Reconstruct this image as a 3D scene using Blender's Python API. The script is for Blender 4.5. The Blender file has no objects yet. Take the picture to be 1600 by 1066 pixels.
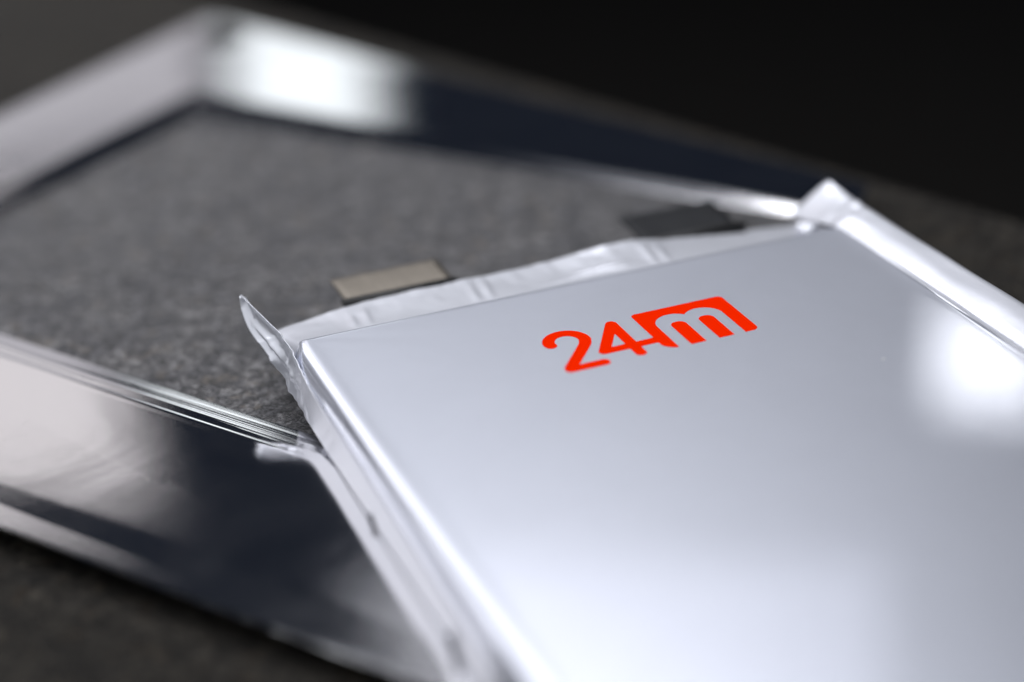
import bpy, bmesh, math, random
import numpy as np
from mathutils import Vector, Matrix, noise

random.seed(3)
S = bpy.context.scene
COL = S.collection
MM = 0.001

# ------------------------------------------------------------------ camera
cam_d = bpy.data.cameras.new("camera")
cam = bpy.data.objects.new("camera", cam_d)
COL.objects.link(cam)
Rv = Vector((0.998630, -0.023352, -0.046837))
Uv = Vector((0.052336, 0.445586, 0.893708))
Fv = Vector((0.0, 0.894934, -0.446198))
m = Matrix((Rv, Uv, -Fv)).transposed().to_4x4()
m.translation = Vector((0, 0, 0.17727))
cam.matrix_world = m
cam_d.sensor_width = 36.0
cam_d.lens = 67.5
cam_d.clip_start = 0.01
cam_d.clip_end = 100
cam_d.dof.use_dof = True
cam_d.dof.focus_distance = 0.373
cam_d.dof.aperture_fstop = 3.7
cam_d.dof.aperture_blades = 0
S.camera = cam

# ------------------------------------------------------------------ world
W = bpy.data.worlds.new("World")
S.world = W
W.use_nodes = True
bg = W.node_tree.nodes["Background"]
bg.inputs[0].default_value = (0.50, 0.64, 1.0, 1)
bg.inputs[1].default_value = 0.019

S.view_settings.view_transform = 'Standard'
S.view_settings.look = 'None'
S.view_settings.exposure = 0.1
S.view_settings.gamma = 1

# ------------------------------------------------------------------ lamps
def lamp(name, az0, az1, el0, el1, D, rad, col, org=(0, 0.4, 0)):
    az = math.radians((az0 + az1) / 2); el = math.radians((el0 + el1) / 2)
    d = Vector((math.cos(el) * math.sin(az), math.cos(el) * math.cos(az), math.sin(el)))
    w = 2 * D * math.tan(math.radians(abs(az1 - az0) / 2)) * math.cos(el)
    h = 2 * D * math.tan(math.radians(abs(el1 - el0) / 2))
    L = bpy.data.lights.new(name, 'AREA')
    L.shape = 'RECTANGLE'; L.size = w; L.size_y = h
    L.color = col; L.energy = rad * math.pi * w * h
    o = bpy.data.objects.new(name, L)
    COL.objects.link(o)
    o.location = Vector(org) + d * D
    o.rotation_euler = d.to_track_quat('Z', 'Y').to_euler()
    return o
lamp("overhead_daylight", -60, 26, 56, 105, 2.2, 4.6, (0.95, 0.97, 1.0))
lamp("forward_daylight", -44, 12, 47, 62, 2.2, 7.0, (0.95, 0.96, 1.0))
lamp("low_daylight", -8.0, 16, 35.5, 46, 2.2, 0.36, (0.92, 0.93, 1.0))
lamp("side_fill", -150, -75, 22, 75, 2.2, 0.95, (0.95, 0.97, 1.0))  # added fill behind and to the left, brightens seals and flank
lamp("left_fill", -70, -30, 12, 46, 2.2, 1.6, (0.97, 0.97, 1.0))  # added unseen lamp, brightens the left of the cell face
lamp("left_window", -30, -11.8, 20.6, 30.4, 2.0, 0.72, (1.0, 0.95, 0.96), (-0.1, 0.34, 0))
lamp("left_low_window", -30, -9.0, 6, 20.5, 2.0, 0.48, (0.98, 0.95, 1.0), (-0.09, 0.53, 0))
lamp("far_window", -8.6, -3.2, 15.0, 21.8, 2.0, 1.2, (0.93, 0.98, 1.0), (-0.06, 0.53, 0))
lamp("right_window", 13.8, 17.9, 25.0, 28.4, 2.0, 2.6, (1.0, 1.0, 1.0), (0.083, 0.308, 0.013))

# ------------------------------------------------------------------ materials
def mat(name):
    M = bpy.data.materials.new(name); M.use_nodes = True
    nt = M.node_tree; nt.nodes.clear()
    o = nt.nodes.new("ShaderNodeOutputMaterial")
    b = nt.nodes.new("ShaderNodeBsdfPrincipled")
    nt.links.new(b.outputs[0], o.inputs[0])
    return M, nt, b
def N(nt, t, **k):
    n = nt.nodes.new(t)
    for a, v in k.items():
        if a.startswith("i_"):
            n.inputs[a[2:].replace("_", " ")].default_value = v
        else:
            setattr(n, a, v)
    return n
def L(nt, a, b): nt.links.new(a, b)
def coords(nt, scale=(1, 1, 1), rot=0, obj=True):
    tc = N(nt, "ShaderNodeTexCoord"); mp = N(nt, "ShaderNodeMapping")
    mp.inputs["Scale"].default_value = scale
    mp.inputs["Rotation"].default_value = (0, 0, rot)
    L(nt, tc.outputs["Object"], mp.inputs[0])
    return mp.outputs[0]
def ntex(nt, vec, scale, detail=4, rough=0.6, dist=0.0):
    n = N(nt, "ShaderNodeTexNoise", i_Scale=scale, i_Detail=detail, i_Roughness=rough, i_Distortion=dist)
    L(nt, vec, n.inputs["Vector"]); return n.outputs[0]
def ramp(nt, fac, stops):
    r = N(nt, "ShaderNodeValToRGB"); e = r.color_ramp.elements
    while len(e) < len(stops): e.new(0.5)
    for k, (p, c) in zip(e, stops):
        k.position = p; k.color = (*c, 1) if len(c) == 3 else c
    L(nt, fac, r.inputs[0]); return r.outputs[0]
def mixc(nt, fac, a, b, mode='MIX'):
    n = N(nt, "ShaderNodeMix", data_type='RGBA', blend_type=mode)
    if isinstance(fac, (int, float)): n.inputs[0].default_value = fac
    else: L(nt, fac, n.inputs[0])
    for i, v in ((6, a), (7, b)):
        if isinstance(v, tuple): n.inputs[i].default_value = (*v, 1)
        else: L(nt, v, n.inputs[i])
    return n.outputs[2]
def bump(nt, h, strength, dist, nrm=None):
    b = N(nt, "ShaderNodeBump"); b.inputs["Strength"].default_value = strength
    b.inputs["Distance"].default_value = dist
    L(nt, h, b.inputs["Height"])
    if nrm is not None: L(nt, nrm, b.inputs["Normal"])
    return b.outputs[0]

def stone(name, dark, mid, light, warm, rough=0.5, spec=0.5):
    M, nt, b = mat(name)
    v = coords(nt)
    v2 = coords(nt, (1, 2.1, 1), 0.5)
    big = ntex(nt, v, 150, 4, 0.6, 0.5)
    md = ntex(nt, v, 430, 6, 0.75, 0.9)
    fine = ntex(nt, v2, 1150, 4, 0.75, 1.6)
    c1 = ramp(nt, md, [(0.41, dark), (0.50, mid), (0.60, light)])
    c2 = ramp(nt, fine, [(0.43, dark), (0.505, mid), (0.58, light)])
    c = mixc(nt, 0.5, c1, c2)
    wm = ramp(nt, ntex(nt, v, 210, 4, 0.65), [(0.58, (0, 0, 0)), (0.70, (1, 1, 1))])
    c = mixc(nt, wm, c, mixc(nt, 0.55, c, warm))
    bb = ramp(nt, big, [(0.35, (0.70, 0.71, 0.74)), (0.65, (1.28, 1.27, 1.24))])
    c = mixc(nt, 1.0, c, bb, 'MULTIPLY')
    L(nt, c, b.inputs["Base Color"])
    b.inputs["Roughness"].default_value = rough
    b.inputs["Specular IOR Level"].default_value = spec
    n1 = bump(nt, md, 0.8, 0.0007)
    n2 = bump(nt, fine, 0.9, 0.0003, n1)
    L(nt, n2, b.inputs["Normal"])
    return M
M_slab = stone("stone_lit", (0.007, 0.007, 0.008), (0.060, 0.058, 0.064), (0.40, 0.39, 0.40), (0.25, 0.21, 0.17), 0.5, 0.4)
M_floor = stone("stone_shaded", (0.002, 0.002, 0.0025), (0.015, 0.014, 0.0125), (0.10, 0.088, 0.074), (0.075, 0.05, 0.028), 0.65, 0.12)  # same stone as inside the frame, darkened in colour for shade and vignette

def polished():
    M, nt, b = mat("polished_aluminium")
    b.inputs["Metallic"].default_value = 1
    v = coords(nt)
    vs = coords(nt, (2, 90, 1), 0.6)
    sm = ntex(nt, v, 28, 4, 0.6, 0.8)
    scr = ntex(nt, vs, 45, 5, 0.75)
    L(nt, mixc(nt, sm, (0.80, 0.80, 0.83), (0.90, 0.89, 0.90)), b.inputs["Base Color"])
    r = N(nt, "ShaderNodeMapRange"); r.inputs["From Min"].default_value = 0.3; r.inputs["From Max"].default_value = 0.75
    r.inputs["To Min"].default_value = 0.05; r.inputs["To Max"].default_value = 0.10
    L(nt, sm, r.inputs[0]); L(nt, r.outputs[0], b.inputs["Roughness"])
    n1 = bump(nt, ntex(nt, v, 30, 2, 0.5, 1.0), 0.12, 0.0006)
    n2 = bump(nt, scr, 0.03, 0.0002, n1)
    L(nt, n2, b.inputs["Normal"])
    return M
M_frame = polished()

def foil(name, base, r1, r2, mixf, wr=0.3, wscale=60, grain=0.12, metal=0.8):
    M, nt, b = mat(name)
    out = [n for n in nt.nodes if n.type == 'OUTPUT_MATERIAL'][0]
    v = coords(nt)
    g = ntex(nt, v, 2600, 2, 0.6)
    w = ntex(nt, v, wscale, 3, 0.5)
    n1 = bump(nt, w, wr, 0.0004)
    n2 = bump(nt, g, grain, 0.00006, n1)
    b2 = N(nt, "ShaderNodeBsdfPrincipled")
    n3 = bump(nt, g, grain * 0.2, 0.00006, n1)
    mx = N(nt, "ShaderNodeMixShader"); mx.inputs[0].default_value = mixf
    mr = N(nt, "ShaderNodeMapRange"); L(nt, ntex(nt, v, 45, 6, 0.65, 1.5), mr.inputs[0])
    mr.inputs["From Min"].default_value = 0.3; mr.inputs["From Max"].default_value = 0.7
    mr.inputs["To Min"].default_value = mixf - 0.010; mr.inputs["To Max"].default_value = mixf + 0.010
    L(nt, mr.outputs[0], mx.inputs[0])
    for q, r in ((b, r1), (b2, r2)):
        q.inputs["Metallic"].default_value = metal if q is b else 1
        q.inputs["Base Color"].default_value = (*base, 1)
        q.inputs["Roughness"].default_value = r
        L(nt, n2 if q is b else n3, q.inputs["Normal"])
    L(nt, b.outputs[0], mx.inputs[1]); L(nt, b2.outputs[0], mx.inputs[2])
    L(nt, mx.outputs[0], out.inputs[0])
    return M
M_pouch = foil("satin_pouch_foil", (0.845, 0.87, 0.965), 0.41, 0.03, 0.38, 0.06, 34, 0.2, 0.93)
M_seal = foil("sealed_foil", (0.73, 0.74, 0.80), 0.50, 0.30, 0.25, 0.22, 150, 0.15, 0.5)

def simple(name, col, rough, metal=0.0, nscale=300, var=0.15, bs=0.1, stretch=(1, 1, 1), spec=0.5):
    M, nt, b = mat(name)
    v = coords(nt, stretch)
    n = ntex(nt, v, nscale, 4, 0.6)
    lo = tuple(c * (1 - var) for c in col); hi = tuple(min(1, c * (1 + var)) for c in col)
    L(nt, ramp(nt, n, [(0.3, lo), (0.7, hi)]), b.inputs["Base Color"])
    b.inputs["Roughness"].default_value = rough; b.inputs["Metallic"].default_value = metal
    b.inputs["Specular IOR Level"].default_value = spec
    L(nt, bump(nt, n, bs, 0.0002), b.inputs["Normal"])
    return M
M_logo = simple("orange_red_ink", (1.0, 0.022, 0.0), 0.7, 0, 900, 0.01, 0.02, spec=0.0)
M_nickel = simple("nickel_tab_metal", (0.23, 0.205, 0.175), 0.5, 0.9, 1500, 0.12, 0.3, (1, 0.03, 1))
M_dark = simple("dark_tab_metal", (0.006, 0.007, 0.010), 0.55, 0.0, 400, 0.2, 0.2, spec=0.25)
M_matt_dark = simple("tab_film_shade", (0.010, 0.010, 0.011), 0.6, 0, 400, 0.2, 0.1)

# ------------------------------------------------------------------ helpers
def link(name, me, material, parent=None, smooth=True):
    me.materials.append(material)
    if smooth:
        for p in me.polygons: p.use_smooth = True
    o = bpy.data.objects.new(name, me)
    COL.objects.link(o)
    if parent: o.parent = parent
    return o
def grid_mesh(name, rows):
    """rows: list of equally long lists of points"""
    nr, nc = len(rows), len(rows[0])
    vs = [tuple(p) for r in rows for p in r]
    fs = [(i * nc + j, i * nc + j + 1, (i + 1) * nc + j + 1, (i + 1) * nc + j) for i in range(nr - 1) for j in range(nc - 1)]
    me = bpy.data.meshes.new(name); me.from_pydata(vs, [], fs); me.update()
    return me
def prism(name, pts, z0, z1, bev=0.0):
    bm = bmesh.new()
    a = [bm.verts.new((x, y, z0)) for x, y in pts]; b = [bm.verts.new((x, y, z1)) for x, y in pts]
    bm.faces.new(b); bm.faces.new(a[::-1])
    for i in range(len(pts)):
        j = (i + 1) % len(pts); bm.faces.new((a[i], a[j], b[j], b[i]))
    bmesh.ops.recalc_face_normals(bm, faces=bm.faces)
    if bev:
        bmesh.ops.bevel(bm, geom=list(bm.edges), offset=bev, segments=2, affect='EDGES')
    me = bpy.data.meshes.new(name); bm.to_mesh(me); bm.free()
    return me
def interp(x, pts):
    if x <= pts[0][0]: return pts[0][1]
    for (a, u), (b, v) in zip(pts, pts[1:]):
        if x <= b:
            t = (x - a) / (b - a); t = t * t * (3 - 2 * t)
            return u + (v - u) * t
    return pts[-1][1]
def lin(x, pts):
    return float(np.interp(x, [p[0] for p in pts], [p[1] for p in pts]))
def nz(x, y, z=0.0): return noise.noise(Vector((x, y, z)))

# ------------------------------------------------------------------ ground
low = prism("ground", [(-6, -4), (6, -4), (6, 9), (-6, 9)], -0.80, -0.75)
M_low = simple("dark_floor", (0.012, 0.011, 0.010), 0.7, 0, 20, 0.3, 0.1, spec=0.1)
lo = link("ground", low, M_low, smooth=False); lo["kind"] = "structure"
# stone tabletop in the shaded tone; its far edge runs just behind the frame
e0 = Vector((-0.0310, 0.5765)); ed = Vector((0.1531, -0.1612)).normalized()
A1 = e0 - ed * 1.1; A2 = e0 + ed * 1.3
gm = prism("shaded_stone_top", [(A1.x, A1.y), (-1.3, -0.8), (1.2, -0.8), (A2.x + 0.02, A2.y), (A2.x, A2.y)], -0.04, -0.0052, 0.0015)
g = link("shaded_stone_top", gm, M_floor, smooth=False); g["kind"] = "structure"

INN = [Vector(p) * MM for p in ((-86, 509), (71, 414), (-2, 295), (-150, 404))]      # opening
OUT = [Vector(p) * MM for p in ((-92, 601), (88, 430), (10, 222), (-218, 380))]      # outer edge
mid = [(a * 0.6 + b * 0.4) for a, b in zip(INN, OUT)]
sm_ = prism("lit_stone_slab", [(p.x, p.y) for p in mid], -0.005, -0.0021, 0.0004)  # added slab, holds the brighter tone of the same stone
slab = link("lit_stone_slab", sm_, M_slab, smooth=False); slab["kind"] = "structure"

# ------------------------------------------------------------------ frame
frame = bpy.data.objects.new("metal_frame", None); COL.objects.link(frame)
frame.location = (-0.05, 0.41, 0)
frame["label"] = "mirror-polished flat silver metal frame lying open on grey stone under the pouch cell"
frame["category"] = "metal frame"
def arm_profile(width, plain=False):
    """(distance from inner edge, height) in mm"""
    H = 0.86 if plain else 1.34
    P = [(0.0, -1.95), (0.0, -H - 0.06), (0.03, -H - 0.02), (0.12, -H)]
    for k in range(1, 41):                  # inner lip: shallow slope with fine drawn lines
        t = k / 40; q = 0.12 + 9.0 * t
        line = (0.006 if plain else 0.022) * math.sin(t * 19.5) + 0.010 * math.sin(t * 47)
        P.append((q, -H * (1 - t) ** 1.12 + line * math.sin(math.pi * t)))
    a = 9.8; b = width - (11 if not plain else 0.2)
    for k in range(0, 12): P.append((a + (b - a) * k / 12, 0.0))
    if not plain:
        P += [(b, 0.0), (b + 0.8, -0.012), (b + 1.6, -0.04), (b + 4, -0.13), (b + 8, -0.28), (width - 0.5, -0.38)]
        e = -0.38
    else:
        P += [(b, 0.0)]; e = 0.0
    P += [(width, e - 0.005), (width, e - 0.55)]
    return P
def arm(i, j, tilt=0.0, roll_=0.0, bowl=0.0, n=90):
    a0, a1, b0, b1 = INN[i], INN[j], OUT[i], OUT[j]
    d = (a1 - a0).normalized(); nrm = Vector((-d.y, d.x))
    if (b0 - a0).dot(nrm) < 0: nrm = -nrm
    width = ((b0 - a0).dot(nrm) + (b1 - a1).dot(nrm)) / 2 / MM
    P = arm_profile(width, i in (0, 1))
    rows = []
    gap = 0.00012
    for k in range(n + 1):
        u = k / n
        row = []
        for s, z in P:
            q = s / width
            p = (a0 + (b0 - a0) * q) * (1 - u) + (a1 + (b1 - a1) * q) * u
            p = p - d * gap * (2 * u - 1) * -1 if False else p + d * gap * (1 - 2 * u)
            e = math.sin(math.pi * u)
            inside = 1.0 if 0.05 < q < 0.95 else 0.3
            w_ = 0.035 * nz(p.x * 22, p.y * 22, i * 3.1) * inside
            zz = z + w_ * (0.4 + 0.6 * e) + tilt * (s - width / 2) * 0.01745 + roll_ * (u - 0.5) * 0.01745 * 100
            row.append((p.x + 0.05, p.y - 0.41, min(zz, 0.12) * MM))
        rows.append(row)
    # close underside
    me = grid_mesh("frame_arm", rows)
    bm = bmesh.new(); bm.from_mesh(me)
    bmesh.ops.holes_fill(bm, edges=[e for e in bm.edges if e.is_boundary])
    bmesh.ops.recalc_face_normals(bm, faces=bm.faces)
    bm.to_mesh(me); bm.free()
    o = link("frame_arm", me, M_frame, frame)
    me.set_sharp_from_angle(angle=math.radians(22))
    return o
arm(0, 1); arm(1, 2); arm(2, 3); arm(3, 0)
# small dark screw in the mitre of the far corner
sc = bmesh.new()
bmesh.ops.create_cone(sc, cap_ends=True, segments=24, radius1=0.0075, radius2=0.0068, depth=0.0012)
for v in sc.verts: v.co += Vector((-0.085 + 0.05, 0.577 - 0.41, 0.0003))
me = bpy.data.meshes.new("corner_rivet"); sc.to_mesh(me); sc.free()
link("corner_rivet", me, M_matt_dark, frame)

# ------------------------------------------------------------------ battery pouch cell
cell = bpy.data.objects.new("battery_pouch_cell", None); COL.objects.link(cell)
cell.location = (-0.0409777, 0.33512664, 0.0)
cell.rotation_euler = (0, 0, math.radians(20.3))
cell["label"] = "silver foil battery pouch cell with an orange-red 24m logo, resting on the metal frame"
cell["category"] = "battery"
WID, LEN, TOP = 120.0, 190.0, 13.0

# body (local x to the right, local y = -distance from the tab end, mm)
left_prof = [(2.0, 0.25), (-0.8, 0.25), (-1.5, 0.5), (-1.9, 1.2), (-2.1, 2.5), (-2.15, 4), (-2.1, 5.5), (-2.05, 7), (-2.15, 8.0), (-2.2, 8.8),
             (-2.15, 9.6), (-1.9, 10.6), (-1.5, 11.5), (-1.0, 12.25), (-0.4, 12.8), (0.3, 13.06), (1.0, 13.08), (1.8, 13.03), (3.0, 13.0)]
right_prof = [(WID - 3.5, 13.0), (WID - 2.0, 13.03), (WID - 1.2, 13.08), (WID - 0.5, 12.95), (WID + 0.1, 12.5), (WID + 0.7, 11.4), (WID + 1.0, 9), (WID + 1.0, 3), (WID - 1, 0.25), (WID - 4, 0.25)]
topx = [3.0 + (WID - 6.5) * k / 60 for k in range(1, 60)]
prof = left_prof + [(x, TOP) for x in topx] + right_prof
ys = [-0.45, -0.45, -0.4, -0.25, 0.0, 0.25, 0.6, 1.0, 1.6, 2.4, 3.4] + [4.5 + 1.5 * k for k in range(20)] + [34.5 + 3 * k for k in range(52)]
rows = []
for ri, y in enumerate(ys):
    row = []
    for x, z in prof:
        zz = z
        if ri == 0: zz = min(z, 0.4)
        elif ri == 1: zz = min(z, 11.8)
        elif y < 1.0: zz = min(z, 12.35 + 0.65 * math.sqrt(max(0, (y + 0.45) / 1.45)))
        top = max(0, min(1, (z - 12.7) * 4)) * (1 if 1.5 < x < WID - 1.5 else 0)
        edge = min(1, max(0, y / 6))
        xx = x
        if y < 5 and x < 4:                      # corner pulled in
            xx = x + (1 - y / 5) ** 2 * 0.7 * (1 if x < 1 else 0.5)
        # gentle unevenness of the face and pull wrinkles at the left corner
        zz += top * edge * 0.05 * nz(x * 0.02, y * 0.02)
        r = math.hypot(x, y); th = math.atan2(y, x + 0.001)
        if r > 0.5: zz += top * 0.10 * math.exp(-((th - 0.42) / 0.05) ** 2) * math.exp(-r / 9) * -1.2
        if r > 0.5: zz += top * 0.08 * math.exp(-((th - 0.62) / 0.06) ** 2) * math.exp(-r / 7)
        if x < -1.0 and z < 4:
            for gy_, gw in ((51.0, 2.0), (92.5, 2.6)): xx += 3.0 * math.exp(-((y - gy_) / gw) ** 2)
        if x < -1.0 and z > 0.4: xx += 0.08 * nz(x * 0.3, y * 0.09, z * 0.35)
        row.append((xx * MM, -y * MM, zz * MM))
    rows.append(row)
me = grid_mesh("body", rows)
bm = bmesh.new(); bm.from_mesh(me)
bmesh.ops.holes_fill(bm, edges=[e for e in bm.edges if e.is_boundary]); bmesh.ops.recalc_face_normals(bm, faces=bm.faces)
bm.to_mesh(me); bm.free()
body = link("pouch_body", me, M_pouch, cell)

# top seal with its seal-bar marks
def seal_z(x, y):
    e = lin(x, [(-3, 8.2), (-1, 8.5), (6, 9.7), (14.5, 10.8), (26, 11.1), (38, 11.2), (50, 11.15), (58, 11.35), (64, 12.0), (71, 12.6), (80, 11.9), (90, 10.4), (99, 9.4), (108, 8.6), (116, 7.9), (122, 7.6)])
    t = max(0, y) / 15.0
    z = 12.25 * (1 - t) + e * t - 0.5 * math.sin(math.pi * t) * (0.4 + 0.2 * math.sin(x * 0.11))
    for c in (12.5, 15.5, 38.5, 41.5, 78, 81, 106, 109):
        k = (x - c - 0.15 * (y - 7)) / 0.8
        z += 0.26 * math.exp(-k * k) * math.sin(math.pi * min(1, max(0, (y - 1) / 13)))
    for c, a, b in ((4.2, 50, 76), (6.0, 57, 74)):
        k = (y - c - 0.8 * nz(x * 0.1, 3)) / 0.5
        z += 0.20 * math.exp(-k * k) * max(0, math.sin(math.pi * (x - a) / (b - a)) if a < x < b else 0)
    if x < 0: z -= (1 - t) * min(4.0, 0.55 * x * x)
    z += 0.20 * nz(x * 0.16, y * 0.12) * t * 1.3 + 0.10 * nz(x * 0.5, y * 0.3, 4) * t
    return z
rows = []
for k in range(0, 42):
    y = -0.35 + 15.35 * k / 41
    row = []
    for j in range(0, 261):
        x = -3.4 + 123.6 * j / 260
        yy = y + (0.5 * nz(x * 0.07, 9) + 0.12 * nz(x * 0.6, 2)) * (y / 15 if y > 0 else 0)
        yy -= max(0, 3 - x) ** 2 * 0.05 * (1 - max(y, 0) / 15)
        row.append((x * MM, yy * MM, seal_z(x, y) * MM))
    rows.append(row)
seal = link("top_seal", grid_mesh("top_seal", rows), M_seal, cell)
md = seal.modifiers.new("thick", 'SOLIDIFY'); md.thickness = 0.00022; md.offset = -1

# left side seal: folded against the flank, flaring into an upright ear behind the corner
lowE = [(-15.0, (-7.9, 17.6)), (-13.5, (-8.2, 15.6)), (-11, (-8.2, 13.6)), (-8, (-7.8, 12.0)), (-5, (-7.0, 10.9)), (-3, (-6.5, 10.0)), (-1, (-5.9, 8.9)), (2, (-4.2, 5.2)), (6, (-3.3, 2.4)), (11, (-2.9, 0.8)), (18, (-2.75, 0.45)), (190, (-2.7, 0.45))]
upE = [(-15.0, (-7.7, 17.8)), (-12, (-6.9, 17.3)), (-9, (-5.9, 16.3)), (-6, (-4.6, 15.1)), (-3, (-3.5, 13.9)), (0, (-2.7, 12.7)), (3, (-2.3, 11.6)), (7, (-2.35, 10.2)), (12, (-2.4, 9.2)), (20, (-2.45, 8.9)), (190, (-2.45, 8.8))]
def edge(y, E, c): return float(np.interp(y, [p[0] for p in E], [p[1][c] for p in E]))
rows = []
yl = [-15 + 0.35 * k for k in range(80)]; yl += [yl[-1] + 1.6 * k for k in range(1, 111)]
def smoothE(y, E, c):
    return sum(edge(y + o, E, c) for o in (-1.2, -0.6, 0, 0.6, 1.2)) / 5 if y > -13 else edge(y, E, c)
for y in yl:
    row = []
    near = math.exp(-((y - 3) / 6.5) ** 2)
    for k in range(29):
        t = k / 28
        x = smoothE(y, lowE, 0) * (1 - t) + smoothE(y, upE, 0) * t
        z = smoothE(y, lowE, 1) * (1 - t) + smoothE(y, upE, 1) * t
        hgt = smoothE(y, upE, 1) - smoothE(y, lowE, 1)
        # fold running along the ear, cup of the leaf, crumples by the corner
        fold = math.exp(-((t - 0.30 - 0.012 * (y + 6)) / 0.07) ** 2)
        cup = math.sin(math.pi * t)
        if y < 6:
            w = (6 - y) / 21
            x += cup * 1.1 * min(1, w * 2.2) * (1 if hgt > 1 else 0.4)
            x -= fold * 0.8 * math.exp(-((y + 2) / 5.5) ** 2)
            f2 = math.exp(-abs(y + 9.0 + 2.2 * t) / 0.35)
            x -= f2 * 0.35 * cup; z += math.exp(-abs(y + 5.5 - 3 * t) / 0.3) * 0.25
        x += near * (0.75 * nz(y * 0.42, t * 3.2) + 0.35 * nz(y * 1.1, t * 6, 5)) * (1 - 0.4 * t)
        z += near * 0.5 * nz(y * 0.5, t * 2, 8) * (1 - t)
        for gy_, gw, gh in ((51.0, 1.8, 2.0), (92.5, 2.4, 3.8)):
            z += gh * math.exp(-((y - gy_) / gw) ** 2) * (1 - t) ** 2
        if y > 8:
            x += 0.06 * nz(y * 0.12, t * 2.0, 2) - 0.05 * math.exp(-((t - 0.93) / 0.07) ** 2)
        row.append((x * MM, -y * MM, z * MM))
    rows.append(row)
sl = link("side_seal", grid_mesh("side_seal", rows), M_seal, cell)
md = sl.modifiers.new("thick", 'SOLIDIFY'); md.thickness = 0.0002; md.offset = 0

# right side seal, standing up past the top face
rows = []
yl = [-19.2 + 0.5 * k for k in range(60)]; yl += [yl[-1] + 2.2 * k for k in range(1, 81)]
for y in yl:
    row = []
    h_end = max(0.0, min(1.0, (y + 19.2) / 2.6)); h_end = math.sqrt(1 - (1 - h_end) ** 2)
    for k in range(26):
        t = k / 25
        if y > 0:
            base = (118.6, 13.0)
        else:
            base = (118.6 + 0.03 * y, 13.0 + y * 0.26)
        bx, bz = base
        tx, tz = 126.9 + 0.036 * max(0, y + 18), 14.7 + 1.6 * math.exp(-max(0, y + 19) / 12)
        tz = bz + (tz - bz) * h_end; tx = bx + (tx - bx) * (0.45 + 0.55 * h_end)
        x = bx + (tx - bx) * t; z = bz + (tz - bz) * t
        # groove at the foot, soft roll at the top
        z -= 0.55 * math.exp(-((t - 0.16) / 0.08) ** 2) * min(1, max(0, (y - 12) / 25))
        x += 0.2 * math.exp(-((t - 0.16) / 0.08) ** 2) * min(1, max(0, (y - 12) / 25))
        z += (0.35 + 0.3 * math.exp(-max(0, y) / 20)) * math.sin(math.pi * t)
        z += 0.22 * nz(y * 0.06, t * 2.0, 7) + (0.35 * nz(y * 0.3, t * 3, 1) * math.exp(-((y + 4) / 6) ** 2))
        if t > 0.9: z -= (t - 0.9) * 2.0
        row.append((x * MM, -y * MM, z * MM))
    rows.append(row)
sr = link("side_seal", grid_mesh("side_seal", rows), M_seal, cell)
md = sr.modifiers.new("thick", 'SOLIDIFY'); md.thickness = 0.00025; md.offset = 1
# crumpled fold where the two seals meet at the right corner
bm = bmesh.new(); bmesh.ops.create_icosphere(bm, subdivisions=4, radius=1.0)
for v in bm.verts:
    p = v.co.copy(); k = 1 + 0.35 * nz(p.x * 1.6, p.y * 1.6, p.z * 1.6)
    v.co = Vector((114.8 + p.x * 2.6 * k, 4.6 + p.y * 2.8 * k, 11.4 + p.z * 1.4 * k)) * MM
me = bpy.data.meshes.new("corner_fold"); bm.to_mesh(me); bm.free()
link("corner_fold", me, M_seal, cell)

# tabs, sealing film enlarged into a dark strip for the shadow below
def tab(x0, x1, y0, y1, z0, z1, material, label=None):
    rows = []
    for k in range(13):
        t = k / 12; y = y0 + (y1 - y0) * t; z = z0 + (z1 - z0) * t + 0.25 * math.sin(t * 3.0)
        rows.append([((x0 + (x1 - x0) * j / 16) * MM, y * MM, (z + 0.08 * nz(j * 0.3, t * 2)) * MM) for j in range(17)])
    o = link("tab", grid_mesh("tab", rows), material, cell)
    md = o.modifiers.new("thick", 'SOLIDIFY'); md.thickness = 0.0007; md.offset = -1
    if label: o["label"] = label
    return o
tab(14.5, 38.0, 13, 29, 10.2, 10.6, M_nickel, "dull brownish nickel tab")
tab(81.5, 104.0, 13, 29.5, 9.6, 11.2, M_dark, "near-black tab")
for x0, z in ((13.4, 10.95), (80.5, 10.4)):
    me = prism("tab_film_shadow", [(x0 * MM, 15.1 * MM), ((x0 + 25) * MM, 15.1 * MM), ((x0 + 25) * MM, 17.9 * MM), (x0 * MM, 17.9 * MM)], (z - 0.75) * MM, (z + 0.1) * MM, 0.0001)
    link("tab_film_shadow", me, M_matt_dark, cell)

# ------------------------------------------------------------------ printed 24m logo (flat print)
h = 0.11
gx = np.arange(39.5, 82.6, h); gy = np.arange(18.5, 38.2, h)
X, Y = np.meshgrid(gx, gy)
def caps(ax, ay, bx, by, r):
    t = np.clip(((X - ax) * (bx - ax) + (Y - ay) * (by - ay)) / ((bx - ax) ** 2 + (by - ay) ** 2 + 1e-9), 0, 1)
    return np.hypot(X - ax - t * (bx - ax), Y - ay - t * (by - ay)) - r
def chain(pts, r):
    d = None
    for a, b in zip(pts, pts[1:]):
        q = caps(*a, *b, r); d = q if d is None else np.minimum(d, q)
    return d
def rrect(x0, y0, x1, y1, r):
    qx = np.abs(X - (x0 + x1) / 2) - (x1 - x0) / 2 + r; qy = np.abs(Y - (y0 + y1) / 2) - (y1 - y0) / 2 + r
    return np.hypot(np.maximum(qx, 0), np.maximum(qy, 0)) + np.minimum(np.maximum(qx, qy), 0) - r
two = [(42.35, 24.9)] + [(45.75 + 3.55 * math.cos(a), 24.6 + 3.6 * math.sin(a)) for a in np.linspace(math.radians(185), math.radians(372), 26)]
two += [(48.6, 26.8), (47.4, 28.4), (42.2, 34.9), (42.05, 35.55), (48.7, 35.55)]
d = chain(two, 1.22)
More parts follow.
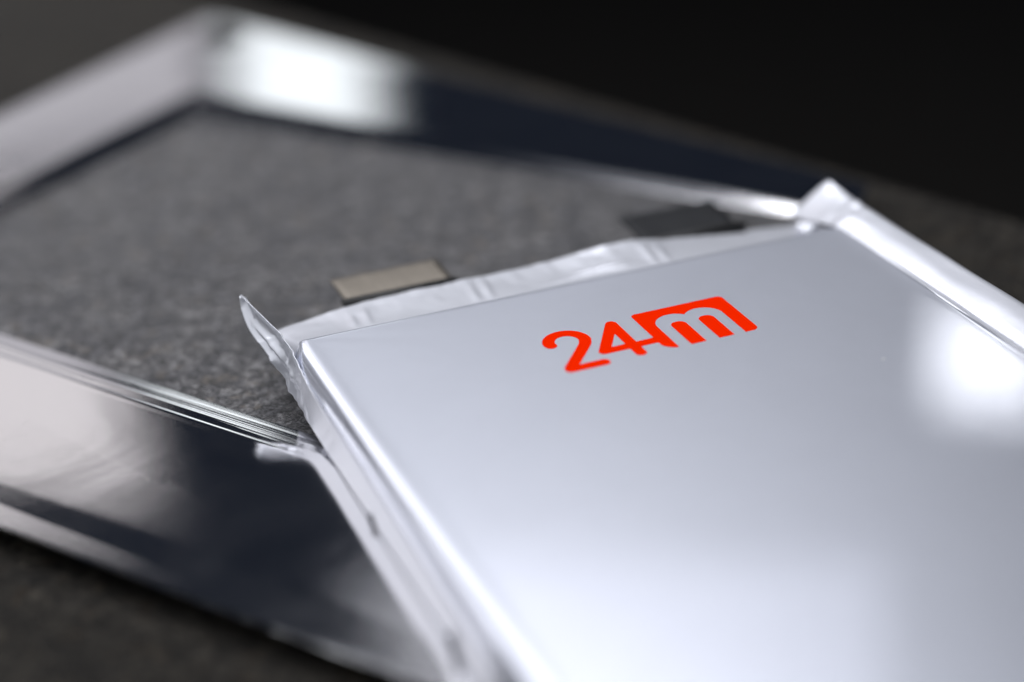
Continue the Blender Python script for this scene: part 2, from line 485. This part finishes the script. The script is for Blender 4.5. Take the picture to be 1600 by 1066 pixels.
four = np.minimum(chain([(56.45, 35.1), (56.45, 21.4), (50.5, 31.6), (61.5, 31.6)], 1.15), 1e9)
d = np.minimum(d, four)
outer = rrect(61.2, 19.6, 81.0, 39.0, 1.1)
def arch(cx, cy, r, yb):
    c = np.hypot(X - cx, Y - cy) - r
    s = np.maximum(np.abs(X - cx) - r, cy - Y)
    return np.minimum(c, np.maximum(s, Y - yb))
inner = np.minimum(arch(67.9, 26.6, 4.0, 60), arch(74.0, 26.6, 4.0, 60))
m_ = np.maximum(np.maximum(outer, -inner), Y - 36.25)
# rounded lower corners: left foot curls in, right leg rounded outside
foot = np.maximum.reduce([62.9 - X + 0 * Y, Y - 34.6 + 0 * X])
cut1 = np.where((X < 63.9) & (Y > 33.2), np.hypot(X - 64.2, Y - 33.2) - 3.05, -1)
m_ = np.maximum(m_, cut1)
cut2 = np.where((X > 79.6) & (Y > 34.85), np.hypot(X - 79.6, Y - 34.85) - 1.4, -1)
m_ = np.maximum(m_, cut2)
stem = np.minimum(np.maximum(rrect(66.45, 26.2, 69.65, 40, 1.45), Y - 36.25), np.maximum(rrect(72.4, 26.2, 75.6, 40, 1.45), Y - 36.25))
d = np.minimum(d, np.minimum(m_, stem))
verts, faces, vid = [], [], {}
def gv(key, x, y):
    if key not in vid:
        vid[key] = len(verts); verts.append((x * MM, -y * MM, 0.0))
    return vid[key]
ny, nx = d.shape
ins = d < 0
for i in range(ny - 1):
    for j in range(nx - 1):
        c = ((i, j), (i, j + 1), (i + 1, j + 1), (i + 1, j))
        s_ = [ins[a] for a in c]
        if not any(s_): continue
        poly = []
        for k in range(4):
            a, b = c[k], c[(k + 1) % 4]
            if s_[k]: poly.append(gv(a, gx[a[1]], gy[a[0]]))
            if s_[k] != s_[(k + 1) % 4]:
                t = d[a] / (d[a] - d[b])
                key = (min(a, b), max(a, b))
                poly.append(gv(key, gx[a[1]] + (gx[b[1]] - gx[a[1]]) * t, gy[a[0]] + (gy[b[0]] - gy[a[0]]) * t))
        if len(poly) >= 3: faces.append(poly[::-1])
verts = [(x, y, (TOP + 0.05 * nz(x / MM * 0.02, -y / MM * 0.02) + 0.02) * MM) for x, y, z in verts]
me = bpy.data.meshes.new("logo"); me.from_pydata(verts, [], faces); me.update()
link("logo", me, M_logo, cell)

# a fleck of dust lying on the face
bm = bmesh.new(); bmesh.ops.create_icosphere(bm, subdivisions=2, radius=1.0)
for v in bm.verts:
    k = 1 + 0.4 * nz(v.co.x * 2, v.co.y * 2, v.co.z * 2 + 4)
    v.co = Vector((v.co.x * 0.42 * k, v.co.y * 0.2 * k, v.co.z * 0.12 * k)) * MM
me = bpy.data.meshes.new("dust_speck"); bm.to_mesh(me); bm.free()
ds = link("dust_speck", me, simple("white_lint", (0.85, 0.85, 0.83), 0.7))
ds.location = (0.0682, 0.3138, 0.01312); ds.rotation_euler = (0, 0, 0.3)
ds["label"] = "tiny white speck of dust on the silver face right of the logo"
ds["category"] = "dust speck"
